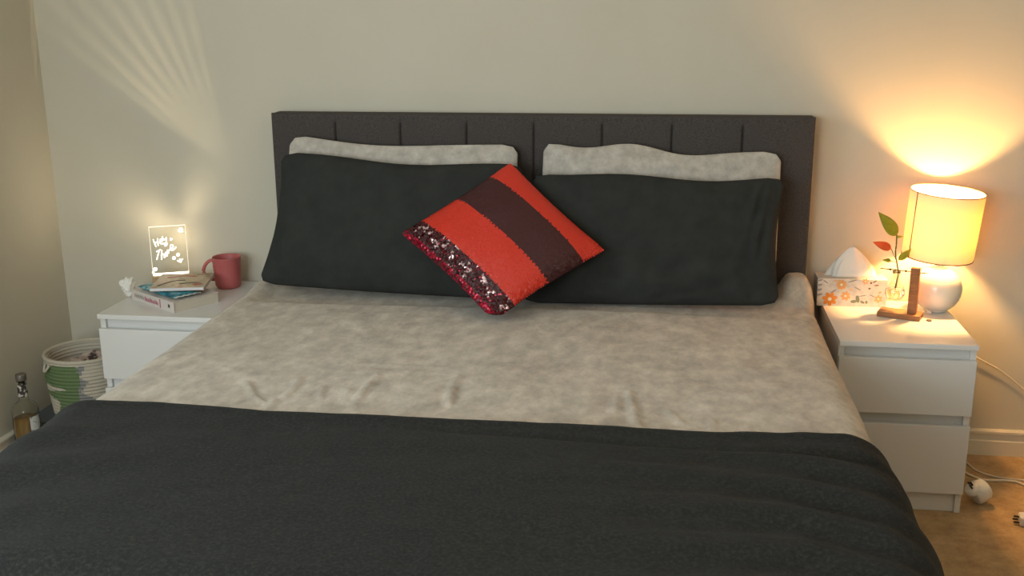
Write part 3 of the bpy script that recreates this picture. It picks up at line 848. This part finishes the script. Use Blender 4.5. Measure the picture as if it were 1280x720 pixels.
# teal crinkled packet lying on the paperback
M['teal'] = mat('teal_foil', srgb(60, 132, 146), 0.35)
noise_col(M['teal'], [(0.36, srgb(28, 92, 112)), (0.5, srgb(70, 150, 164)), (0.60, srgb(150, 196, 200)), (0.72, srgb(40, 112, 128))], nscale=34, detail=3)
R_b = Matrix.Rotation(ang, 4, 'Z')
pk_loc = Vector((b0.x, b0.y, NZ + BT)) + R_b @ Vector((0.016, 0.014, 0))
pk = empty('snack_packet', pk_loc, ang); tag(pk, 'crinkled teal patterned packet between the two books', 'packet')
bm = bmesh.new(); G = {}; NX, NY = 40, 20
for side in (1, -1):
    for j in range(NY + 1):
        for i in range(NX + 1):
            if side == -1 and (i in (0, NX) or j in (0, NY)): G[(side, i, j)] = G[(1, i, j)]; continue
            a, b = i / NX * 2 - 1, j / NY * 2 - 1
            d = 0.0085 * ((1 - a ** 6) * (1 - b ** 4)) ** .5
            d = d * (1 + .30 * noise.noise(Vector((a * 5, b * 3, 1.0))))
            z = .0095 + (d + .0012 * noise.noise(Vector((a * 14, b * 8, 7)))) * side if side == 1 else .0095 - d
            G[(side, i, j)] = bm.verts.new((.115 + .112 * a, .052 + .050 * b + .003 * math.sin(a * 20) * (abs(b) > .95), max(.0006, z)))
for side in (1, -1):
    for j in range(NY):
        for i in range(NX):
            try: bm.faces.new((G[(side, i, j)], G[(side, i + 1, j)], G[(side, i + 1, j + 1)], G[(side, i, j + 1)]))
            except ValueError: pass
obj('wrapper', bm, M['teal'], pk, True)
bm = bmesh.new()
for k in range(9):
    add_box(bm, .2275, .2395, .003 + k * .011, .003 + k * .011 + .0095, .0085 + .0012 * (k % 2), .0102 + .0012 * (k % 2))
obj('crimped_end', bm, mat('foil_cream', srgb(206, 214, 206), .4), pk)

# crumpled tissue at the end of the stack
cq = at_z(163, 371, NZ)
bm = bmesh.new(); bmesh.ops.create_icosphere(bm, subdivisions=4, radius=0.027)
for v in bm.verts:
    n1 = noise.noise(v.co * 60) * .009 + noise.noise(v.co * 130) * .004 + abs(noise.noise(v.co * 35 + Vector((3, 1, 0)))) * .008
    v.co = v.co.normalized() * (0.023 + n1); v.co.z *= 1.25
zmin = min(v.co.z for v in bm.verts)
for v in bm.verts: v.co.z -= zmin
o = obj('crumpled_tissue', bm, M['tissue'], None, False, loc=(b0.x - .025, b0.y + .034, NZ)); tag(o, 'crumpled white tissue ball beside the paperback', 'tissue')

# top book, thin with a pictorial cover
TZ = NZ + BT + 0.0205
f0 = at_z(186.5, 364.5, TZ); f1 = at_z(253.5, 364.5, TZ); k0 = at_z(263, 343.5, TZ + .011)
ang2 = math.atan2(f1.y - f0.y, f1.x - f0.x) + math.radians(6); W2 = (Vector((f1.x, f1.y)) - Vector((f0.x, f0.y))).length; D2 = 0.195
b2 = empty('book', (f0.x, f0.y, TZ), ang2); tag(b2, 'thin picture-cover book lying on top of the stack', 'book')
box('page_block', (0.002, W2 - .002, .0005, D2 - .002, .0012, .0098), mat('page_white', srgb(222, 218, 222), .7), b2)
M['cov_pic'] = mat('picture_cover', srgb(170, 152, 128), 0.4)
noise_col(M['cov_pic'], [(0.30, srgb(104, 90, 68)), (0.42, srgb(176, 158, 130)), (0.58, srgb(196, 176, 150)), (0.70, srgb(186, 120, 108)), (0.8, srgb(120, 118, 80))], scale=(1, .7, 1), nscale=16, detail=3)
bm = bmesh.new(); add_box(bm, 0, W2, 0, D2, 0, .0011); add_box(bm, 0, W2, 0, D2, .0099, .011)
cv = obj('cover', bm, M['cov_pic'], b2)
bm = bmesh.new(); fc = lambda a, b: (a, b, .0114)
for pts, w, mi_ in (([(.02, .03), (.06, .09), (.10, .10)], .012, 0), ([(.03, .14), (.08, .16), (.13, .150)], .014, 1), ([(.14, .03), (.165, .05)], .026, 1), ([(.09, .05), (.12, .065), (.15, .06)], .018, 2), ([(.125, .175), (.16, .180)], .008, 0), ([(.02, .185), (.06, .190)], .010, 1), ([(.05, .02), (.07, .055), (.09, .02)], .008, 3)):
    stroke(bm, pts, w, 0, fc, mi_)
obj('cover_picture', bm, [M['ink_dark'], mat('ink_red', srgb(178, 78, 74), .5), mat('ink_olive', srgb(98, 96, 62), .5), mat('ink_cream', srgb(214, 198, 172), .5)], b2)

# mug
M['pink'] = mat('pink_glaze', srgb(190, 98, 96), 0.4)
M['pink_in'] = mat('pink_glaze_inside', srgb(178, 88, 88), 0.35)
mg = at_z(283.5, 358, NZ)
mug = empty('mug', (-1.112, -0.108, NZ)); tag(mug, 'pink ceramic mug with a loop handle on the nightstand', 'mug')
MR, MH = 0.052, 0.112
lathe('cup', [(0.001, 0.0), (0.038, 0.0), (0.042, 0.003), (0.0455, 0.012), (0.048, 0.05), (MR - .001, MH - .002), (MR, MH), (MR - .0015, MH + .0012), (MR - .004, MH - .001), (0.0445, 0.05), (0.042, 0.013), (0.036, 0.008), (0.001, 0.007)], M['pink'], mug, 48)
ha = math.radians(192)
hp = [Vector((r_ * math.cos(ha), r_ * math.sin(ha), z_)) for r_, z_ in ((.0485, .100), (.060, .0985), (.072, .090), (.081, .076), (.085, .062), (.082, .048), (.072, .036), (.058, .030), (.0465, .029))]
bm = bmesh.new(); add_tube(bm, catmull(hp, 3), .0085, 10, flat=.75); obj('handle', bm, M['pink'], mug, True)
bm = bmesh.new()
for k in range(4):                                        # faint printed lines beside the handle
    z = .048 + k * .011
    for i_ in range(3):
        aa = [math.radians(222 + 6 * i_ + d_) for d_ in (0, 5)]
        rr = .0484 + .0004 + (.0018 if z > .06 else 0)
        bm.faces.new([bm.verts.new((rr * math.cos(q_), rr * math.sin(q_), zz)) for q_, zz in ((aa[0], z), (aa[1], z), (aa[1], z + .0028), (aa[0], z + .0028))])
obj('printed_lines', bm, mat('ink_rose', srgb(160, 70, 74), .5), mug)

# LED acrylic sign
SW, SH, ST = 0.124, 0.178, 0.004
sy = math.radians(24)
sg = empty('led_sign', (-1.337, -0.090, NZ), sy)
tag(sg, 'lit acrylic sign reading Hey There standing behind the books', 'sign')
M['acryl'] = glass_mat('acrylic', (0.98, 0.99, 0.98, 1), 0.0, 1.2)
M['glow'] = emis('led_glow', (1.0, 0.86, 0.64, 1), SIGN_E)
M['glow_edge'] = emis('led_edge_glow', (1.0, 0.86, 0.64, 1), SIGN_E * 0.32)
M['lt_wood'] = mat('beech', srgb(190, 160, 122), 0.5)
noise_col(M['lt_wood'], [(0.3, srgb(178, 148, 110)), (0.7, srgb(202, 174, 136))], scale=(2, 12, 12), nscale=8)
BZ = 0.036
box('base', (-SW / 2 - .004, SW / 2 + .004, -.026, .026, 0, BZ), M['lt_wood'], sg, .003)
plate = box('acrylic_plate', (-SW / 2, SW / 2, -ST / 2, ST / 2, BZ, BZ + SH), M['acryl'], sg, 0)
bm = bmesh.new(); e = .0011
add_box(bm, -SW / 2 - e, SW / 2 + e, -ST / 2, ST / 2, BZ + SH + .0002, BZ + SH + .0027)
add_box(bm, -SW / 2 - .0013, -SW / 2 - .0002, -ST / 2, ST / 2, BZ + .004, BZ + SH); add_box(bm, SW / 2 + .0002, SW / 2 + .0013, -ST / 2, ST / 2, BZ + .004, BZ + SH)
obj('lit_edge', bm, M['glow_edge'], plate)
box('led_strip', (-SW / 2, SW / 2, -.0052, -.0022, BZ + .0002, BZ + .0075), M['glow'], sg)
TLc, TRc, BRc, BLc = (115, 100), (500, 80), (548, 605), (185, 645)
def sg_uv(x, y):
    xl = 115 + (y - 100) * 70 / 545; xr = 500 + (y - 80) * 48 / 525
    u = (x - xl) / (xr - xl)
    yt = 100 - 20 * u; yb_ = 645 - 40 * u
    v = (y - yt) / (yb_ - yt)
    return (u - .5) * SW, BZ + SH * (1 - v)
fsg = lambda a, b: (a, -ST / 2 - .0006, b)
HEY = [[(166, 232), (180, 270), (200, 318)], [(212, 222), (216, 262), (222, 304)], [(184, 274), (204, 266), (222, 258)],
       [(240, 262), (262, 248), (258, 226), (240, 236), (240, 270), (262, 284), (276, 268)], [(262, 200), (270, 232), (288, 236), (304, 210)], [(304, 210), (306, 250), (312, 290), (296, 304), (286, 284), (306, 262)]]
THERE = [[(204, 372), (226, 360), (250, 346)], [(236, 356), (222, 410), (212, 462)], [(262, 352), (262, 400), (264, 460)], [(256, 420), (276, 396), (290, 414), (290, 436), (300, 424)],
         [(296, 408), (318, 396), (314, 374), (298, 386), (304, 418), (326, 412)], [(318, 348), (330, 366), (334, 390)], [(330, 362), (344, 346), (354, 352)], [(350, 340), (376, 322), (372, 292), (352, 300), (352, 340), (376, 352), (404, 326), (406, 312)]]
def glyphs(name, strokes, blobs=(), w=.0033):
    bm = bmesh.new()
    for s_ in strokes: stroke(bm, [sg_uv(*q_) for q_ in s_], w, 0, fsg)
    for x, y, r, sx in blobs:
        cx, cz = sg_uv(x, y); bm.faces.new([bm.verts.new(fsg(cx + r * sx * math.cos(2 * PI * k / 14), cz + r * math.sin(2 * PI * k / 14))) for k in range(14)])
    return obj(name, bm, M['glow'], plate)
glyphs('lettering', HEY); glyphs('lettering', THERE)
glyphs('ornament', [], [(432, 403, .0062, 1)]); glyphs('ornament', [], [(390, 440, .0062, 1)])
glyphs('ornament', [], [(200, 572, .0070, 1.1)]); glyphs('ornament', [], [(182, 607, .0042, 1)])
glyphs('ornament', [[(424, 466), (450, 476), (468, 488)], [(452, 446), (456, 466), (440, 484)], [(484, 448), (462, 466), (470, 482)]])
glyphs('ornament', [[(428, 132), (450, 148), (482, 146)], [(444, 112), (462, 108), (474, 122), (462, 134)], [(440, 126), (448, 116)]])

# sign's LED light: point lamp behind the plate, ray fan painted into its strength
LP_ = sg.matrix_basis @ Vector((0.01, 0.012, BZ + SH * .72))
TGT = at_y(288, 214, 0)
az = (TGT - LP_).normalized(); axx = az.cross(Vector((0, 0, 1))).normalized(); ayy = az.cross(axx).normalized()
ld = bpy.data.lights.new('led_light', 'POINT'); ld.energy = 2.2; ld.color = (1.0, 0.83, 0.56); ld.shadow_soft_size = 0.004
lo_ = bpy.data.objects.new('led_light', ld); col.objects.link(lo_)
rot = Matrix((axx, ayy, az)).transposed()
lo_.matrix_world = Matrix.Translation(LP_) @ rot.to_4x4()
def phi_of(u, v):
    d = at_y(u, v, 0) - TGT; return math.atan2(d.z, d.x)
PH0, PH1 = sorted((phi_of(95, 85), phi_of(262, 10)))
gd = (at_y(266, 205, 0) - LP_).normalized(); gl = Vector((gd.dot(axx), gd.dot(ayy), gd.dot(az)))
ld.use_nodes = True; nt = ld.node_tree
em = nt.nodes['Emission']
tcn = nt.nodes.new('ShaderNodeTexCoord'); sp = nt.nodes.new('ShaderNodeSeparateXYZ')
def mth(op, a, b=None, c=None):
    n = nt.nodes.new('ShaderNodeMath'); n.operation = op
    for k, v in enumerate((a, b, c)):
        if v is None: continue
        if isinstance(v, (int, float)): n.inputs[k].default_value = v
        else: nt.links.new(v, n.inputs[k])
    return n.outputs[0]
SGN = 1.0
nt.links.new(tcn.outputs['Normal'], sp.inputs[0])
nx_, ny_, nz_ = [mth('MULTIPLY', sp.outputs[k], SGN) for k in range(3)]
def comp(i): return mth('ADD', mth('ADD', mth('MULTIPLY', nx_, axx[i]), mth('MULTIPLY', ny_, ayy[i])), mth('MULTIPLY', nz_, az[i]))
dx_, dy_, dz_ = comp(0), comp(1), comp(2)
dys = mth('MAXIMUM', dy_, .004)
ph = mth('ARCTAN2', mth('SUBTRACT', mth('DIVIDE', dz_, dys), az.z / az.y), mth('SUBTRACT', mth('DIVIDE', dx_, dys), az.x / az.y))
t_ = mth('DIVIDE', mth('SUBTRACT', ph, PH0), PH1 - PH0)
inside = mth('MULTIPLY', mth('SMOOTH_MIN', mth('MAXIMUM', mth('MULTIPLY', t_, 7.0), 0.0), 1.0, .2), mth('MAXIMUM', mth('MINIMUM', mth('MULTIPLY', mth('SUBTRACT', 1.0, t_), 7.0), 1.0), 0.0))
strp = mth('POWER', mth('ADD', mth('MULTIPLY', mth('SINE', mth('MULTIPLY', t_, 2 * PI * 9.0)), .5), .5), 1.6)
fade = mth('MULTIPLY', mth('MINIMUM', mth('MULTIPLY', mth('SUBTRACT', 1.0, nz_), 3.2), 1.0), mth('MINIMUM', mth('MAXIMUM', mth('MULTIPLY', mth('SUBTRACT', dy_, .035), 16.0), .0), 1.0))
fan = mth('MULTIPLY', mth('MULTIPLY', mth('MULTIPLY', inside, fade), mth('MULTIPLY', mth('ADD', mth('MULTIPLY', strp, .85), .15), mth('MAXIMUM', mth('SUBTRACT', 1.9, mth('MULTIPLY', t_, 1.35)), .2))), FAN_W)
dt = mth('ADD', mth('ADD', mth('MULTIPLY', nx_, gl.x), mth('MULTIPLY', ny_, gl.y)), mth('MULTIPLY', nz_, gl.z))
glow = mth('MULTIPLY', mth('POWER', mth('MAXIMUM', dt, 0.0), 20.0), GLOW_W)
wall_fill = mth('MULTIPLY', mth('POWER', mth('MAXIMUM', mth('ADD', mth('MULTIPLY', dx_, -.87), mth('MULTIPLY', dz_, .49)), 0.0), 6.0), WALL_FILL_W)     # lobe added to the lamp to brighten the left wall
nt.links.new(mth('ADD', mth('ADD', mth('ADD', fan, glow), wall_fill), BASE_W), em.inputs['Strength'])
lo_.parent = sg; lo_.matrix_parent_inverse = sg.matrix_basis.inverted()

# ------------------------------------------------------------------ basket
BC = Vector((-1.556, -0.345, 0)); BR1, BR0, BHT = 0.134, 0.100, 0.365
M['rope'] = mat('cotton_rope', srgb(196, 186, 168), 0.9)
M['rope_gn'] = mat('rope_green', srgb(104, 124, 82), 0.9); M['rope_gy'] = mat('rope_grey', srgb(140, 138, 136), 0.9)
for k in ('rope', 'rope_gn', 'rope_gy'):
    m = M[k]; c = bsdf(m).inputs['Base Color'].default_value[:]
    noise_col(m, [(0.3, tuple(q * .85 for q in c[:3]) + (1,)), (0.7, c)], nscale=180, bump=.4, bscale=220, dist=.002)
def inpoly(x, y, poly):
    c = False; j = len(poly) - 1
    for i in range(len(poly)):
        if (poly[i][1] > y) != (poly[j][1] > y) and x < (poly[j][0] - poly[i][0]) * (y - poly[i][1]) / (poly[j][1] - poly[i][1]) + poly[i][0]: c = not c
        j = i
    return c
GREEN = [(50, 454), (62, 458), (80, 452), (96, 460), (99, 480), (100, 540), (40, 560), (50, 500)]
LEAF = [[(59, 478), (66, 483), (82, 487), (80, 489), (64, 488), (59, 486)], [(59, 489), (66, 496), (75, 502), (76, 520), (60, 512)]]
GREY = [(96, 458), (106, 457), (100, 473), (110, 478), (101, 491), (114, 496), (122, 500), (140, 540), (98, 540)]
GREY2 = [(84, 446), (100, 447), (98, 462), (90, 455)]
bk_ = empty('storage_basket', BC); tag(bk_, 'round coiled rope basket with green and grey patches in the room corner', 'basket')
bm = bmesh.new(); NC = 28; nn_ = 96; prof = []
for k in range(NC):
    zc = .008 + (BHT - .012) * (k + .5) / NC; r = BR0 + (BR1 - BR0) * min(1, (zc / BHT) * 1.25)
    h = (BHT - .012) / NC
    for a_ in (-70, -35, 0, 35, 70): prof.append((r + .006 * math.cos(math.radians(a_)), zc + h * .5 * math.sin(math.radians(a_)) / .94))
outer = len(prof)
for q_ in reversed(prof[:outer]): prof.append((q_[0] - .016 + 2 * 0, q_[1]))
rings = add_lathe(bm, [(0.001, .004), (BR0 - .002, .004)] + prof[:outer] + [(q_[0] - .013, q_[1]) for q_ in reversed(prof[:outer])] + [(BR0 - .01, .012), (0.001, .012)], nn_, caps=False)
bm.faces.ensure_lookup_table()
for f in bm.faces:
    c = f.calc_center_median(); rr = math.hypot(c.x, c.y)
    rad = BR0 + (BR1 - BR0) * min(1, (c.z / BHT) * 1.25)
    if rr > rad - .003 and c.z < BHT - .012 and c.y < .05:
        u, v = to_px(c + BC)
        if inpoly(u, v, GREEN): f.material_index = 0 if any(inpoly(u, v, L) for L in LEAF) else 1
        elif inpoly(u, v, GREY): f.material_index = 2
    elif rr > rad - .003 and c.y < .05:
        pass
body = obj('woven_body', bm, [M['rope'], M['rope_gn'], M['rope_gy']], bk_, True)
ring('rim_coil', BR1 + .001, BHT + .001, .007, M['rope'], bk_)
ha_ = math.radians(238)
hp = [Vector(((BR1 + .008 + .012 * math.sin(PI * t)) * math.cos(ha_ + .2 * (t - .5)), (BR1 + .008 + .012 * math.sin(PI * t)) * math.sin(ha_ + .2 * (t - .5)), BHT - .012 - .022 * math.sin(PI * t))) for t in [k / 10 for k in range(11)]]
bm = bmesh.new(); add_tube(bm, hp, .0045, 8); obj('handle', bm, M['rope'], bk_, True)
# clothing inside
M['cloth_p'] = mat('patterned_cloth', srgb(190, 170, 158), .95)
noise_col(M['cloth_p'], [(0.40, srgb(70, 56, 54)), (0.46, srgb(186, 166, 156)), (0.8, srgb(206, 190, 178))], nscale=26, detail=2)
bm = bmesh.new(); NR, NA = 16, 48; g = []
def ring_at(r, zf): return [bm.verts.new((r * math.cos(2 * PI * k / NA), r * math.sin(2 * PI * k / NA), zf(r * math.cos(2 * PI * k / NA), r * math.sin(2 * PI * k / NA)))) for k in range(NA)]
for j in range(NR + 1):
    r = (BR1 - .024) * j / NR + .0006
    g.append(ring_at(r, lambda x, y: .334 + .026 * noise.noise(Vector((x * 17, y * 17, 2))) + .012 * noise.noise(Vector((x * 45, y * 45, 5))) - .05 * (j / NR) ** 6))
g.append(ring_at(BR1 - .026, lambda x, y: .25)); g.append(ring_at(BR0 - .016, lambda x, y: .03)); g.append(ring_at(.0006, lambda x, y: .013))
for a, b in zip(g, g[1:]):
    for k in range(NA): bm.faces.new((a[k], a[(k + 1) % NA], b[(k + 1) % NA], b[k]))
o = obj('garment', bm, M['cloth_p'], None, True, loc=BC); tag(o, 'rumpled pale patterned garment inside the rope basket', 'clothing')

# ------------------------------------------------------------------ bottle
bt_loc = Vector((-1.728, -0.475, 0))
bt = empty('liquor_bottle', bt_loc); tag(bt, 'clear glass bottle of amber liquor standing on the floor by the wall', 'bottle')
M['bglass'] = glass_mat('bottle_glass', (0.98, 0.97, 0.92, 1), .02, 1.2)
M['liquor'] = mat('amber_liquor', srgb(186, 148, 88), .05, Transmission_Weight=.55, IOR=1.33)
r = .0435
lathe('glass_body', [(0.001, .001), (r - .006, .001), (r - .001, .006), (r, .014), (r, .19), (r - .004, .203), (.030, .214), (.019, .222), (.0155, .234), (.0145, .285), (.0165, .287), (.0165, .295), (.0135, .296),
                     (.0125, .285), (.0135, .234), (.017, .2215), (.028, .2115), (r - .006, .2), (r - .003, .188), (r - .003, .014), (r - .006, .008), (.001, .007)], M['bglass'], bt, 40)
lathe('liquor', [(0.001, .0075), (r - .0066, .0085), (r - .0036, .0145), (r - .0036, .160), (.001, .160)], M['liquor'], bt, 40)
lathe('cap', [(.001, .2965), (.0175, .2965), (.018, .299), (.018, .316), (.0165, .319), (.001, .319)], mat('cap_grey', srgb(120, 112, 104), .4, Metallic=.4), bt, 24)
def wrap(name, rr, z0, z1, a0_, a1_, m, parent):
    bm = bmesh.new(); n = 20; pr = None
    for k in range(n + 1):
        a = math.radians(a0_ + (a1_ - a0_) * k / n)
        cur = (bm.verts.new((rr * math.cos(a), rr * math.sin(a), z0)), bm.verts.new((rr * math.cos(a), rr * math.sin(a), z1)))
        if pr: bm.faces.new((pr[0], cur[0], cur[1], pr[1]))
        pr = cur
    return obj(name, bm, m, parent, True)
M['lab'] = mat('bottle_label', srgb(206, 206, 204), .6)
noise_col(M['lab'], [(0.40, srgb(206, 206, 204)), (0.58, srgb(212, 212, 210)), (0.66, srgb(110, 124, 150))], nscale=70, detail=1)
M['lab2'] = mat('neck_label', srgb(200, 194, 184), .6)
noise_col(M['lab2'], [(0.46, srgb(206, 198, 188)), (0.54, srgb(58, 50, 50))], nscale=60, detail=1)
wrap('front_label', r + .0006, .035, .172, -42, 15, M['lab'], bt); wrap('back_label', r + .0006, .035, .172, 196, 216, M['lab'], bt)
wrap('neck_label', .0158, .238, .282, 0, 359.9, M['lab2'], bt)

# grey-blue shoe box between bottle and basket
M['bluebox'] = mat('blue_grey_card', srgb(104, 112, 122), .7)
sb = empty('shoe_box', (-1.738, -0.235, 0)); tag(sb, 'small blue-grey cardboard box on the floor behind the bottle', 'box')
box('tray', (-.048, .048, -.16, .16, 0, .085), M['bluebox'], sb, .001); box('lid', (-.051, .051, -.163, .163, .0855, .112), M['bluebox'], sb, .0015)

# ------------------------------------------------------------------ plugs and cords on the carpet
M['pins'] = mat('plug_pin', srgb(40, 36, 34), .3, Metallic=.6)
pl = empty('plug_adapter', (1.452, -0.405, 0), math.radians(20)); tag(pl, 'rounded white plug adapter with dark pins lying by the nightstand foot', 'plug adapter')
bm = bmesh.new()
add_lathe(bm, [(0.001, -.026), (.030, -.026), (.036, -.022), (.037, .0), (.033, .020), (.026, .026), (.001, .027)], 32)
bmesh.ops.rotate(bm, verts=bm.verts[:], cent=(0, 0, 0), matrix=Matrix.Rotation(math.radians(66), 3, 'Y'))
zm = min(v.co.z for v in bm.verts)
for v in bm.verts: v.co.z -= zm
body = obj('housing', bm, M['plastic_w'], pl, True)
bm = bmesh.new()
add_lathe(bm, [(.001, 0), (.0225, 0), (.024, .003), (.024, .016), (.021, .020), (.001, .020)], 28)
bmesh.ops.rotate(bm, verts=bm.verts[:], cent=(0, 0, 0), matrix=Matrix.Rotation(math.radians(-38), 3, 'Y'))
for v in bm.verts: v.co += Vector((-.024, -.006, .046))
obj('socket_face', bm, M['plastic_w'], pl, True)
for dx, dy, rz in ((-.040, -.012, 0), (-.032, .008, 0), (-.034, -.004, 1)):
    bm = bmesh.new(); add_box(bm, -.002, .002, -.0034, .0034, 0, .016, bev=.0006)
    bmesh.ops.rotate(bm, verts=bm.verts[:], cent=(0, 0, 0), matrix=Matrix.Rotation(math.radians(-38), 3, 'Y') @ Matrix.Rotation(rz * PI / 2, 3, 'Z'))
    for v in bm.verts: v.co += Vector((dx + .003, dy, .059 + (.006 if rz else 0)))
    obj('pin', bm, M['pins'], pl)
pg = empty('mains_plug', (1.556, -0.535, 0), math.radians(-8)); tag(pg, 'white mains plug with dark pins lying on the carpet', 'plug')
bm = bmesh.new(); add_box(bm, -.022, .030, -.024, .024, 0, .030, bev=.007, seg=3); obj('housing', bm, M['plastic_w'], pg, True)
for y, z in ((-.011, .008), (.011, .008), (0, .022)):
    bm = bmesh.new(); add_box(bm, -.037, -.022, y - .0033, y + .0033, z - .002, z + .002, bev=.0005); obj('pin', bm, M['pins'], pg)
tube('cord', [(.029, 0, .014), (.05, .002, .006), (.09, .02, .0035), (.16, .05, .0035)], .0032, M['cord'], pg)
def floor_cord(pix, r, label, name='cable'):
    pts = [at_z(u, v, r) for u, v in pix]
    o = tube(name, pts, r, M['cord'], None, 8); tag(o, label, 'cable')
floor_cord([(1170, 553), (1196, 570), (1208, 578), (1222, 589), (1245, 596), (1262, 598.5), (1280, 600.5), (1310, 606)], .0030, 'thin white cable across the carpet, nearer the skirting board')
floor_cord([(1170, 572), (1196, 584), (1207, 591), (1228, 599.5), (1256, 600.5), (1271, 602.5), (1282, 607), (1312, 616)], .0042, 'thicker white cable across the carpet, nearer the plug adapter')
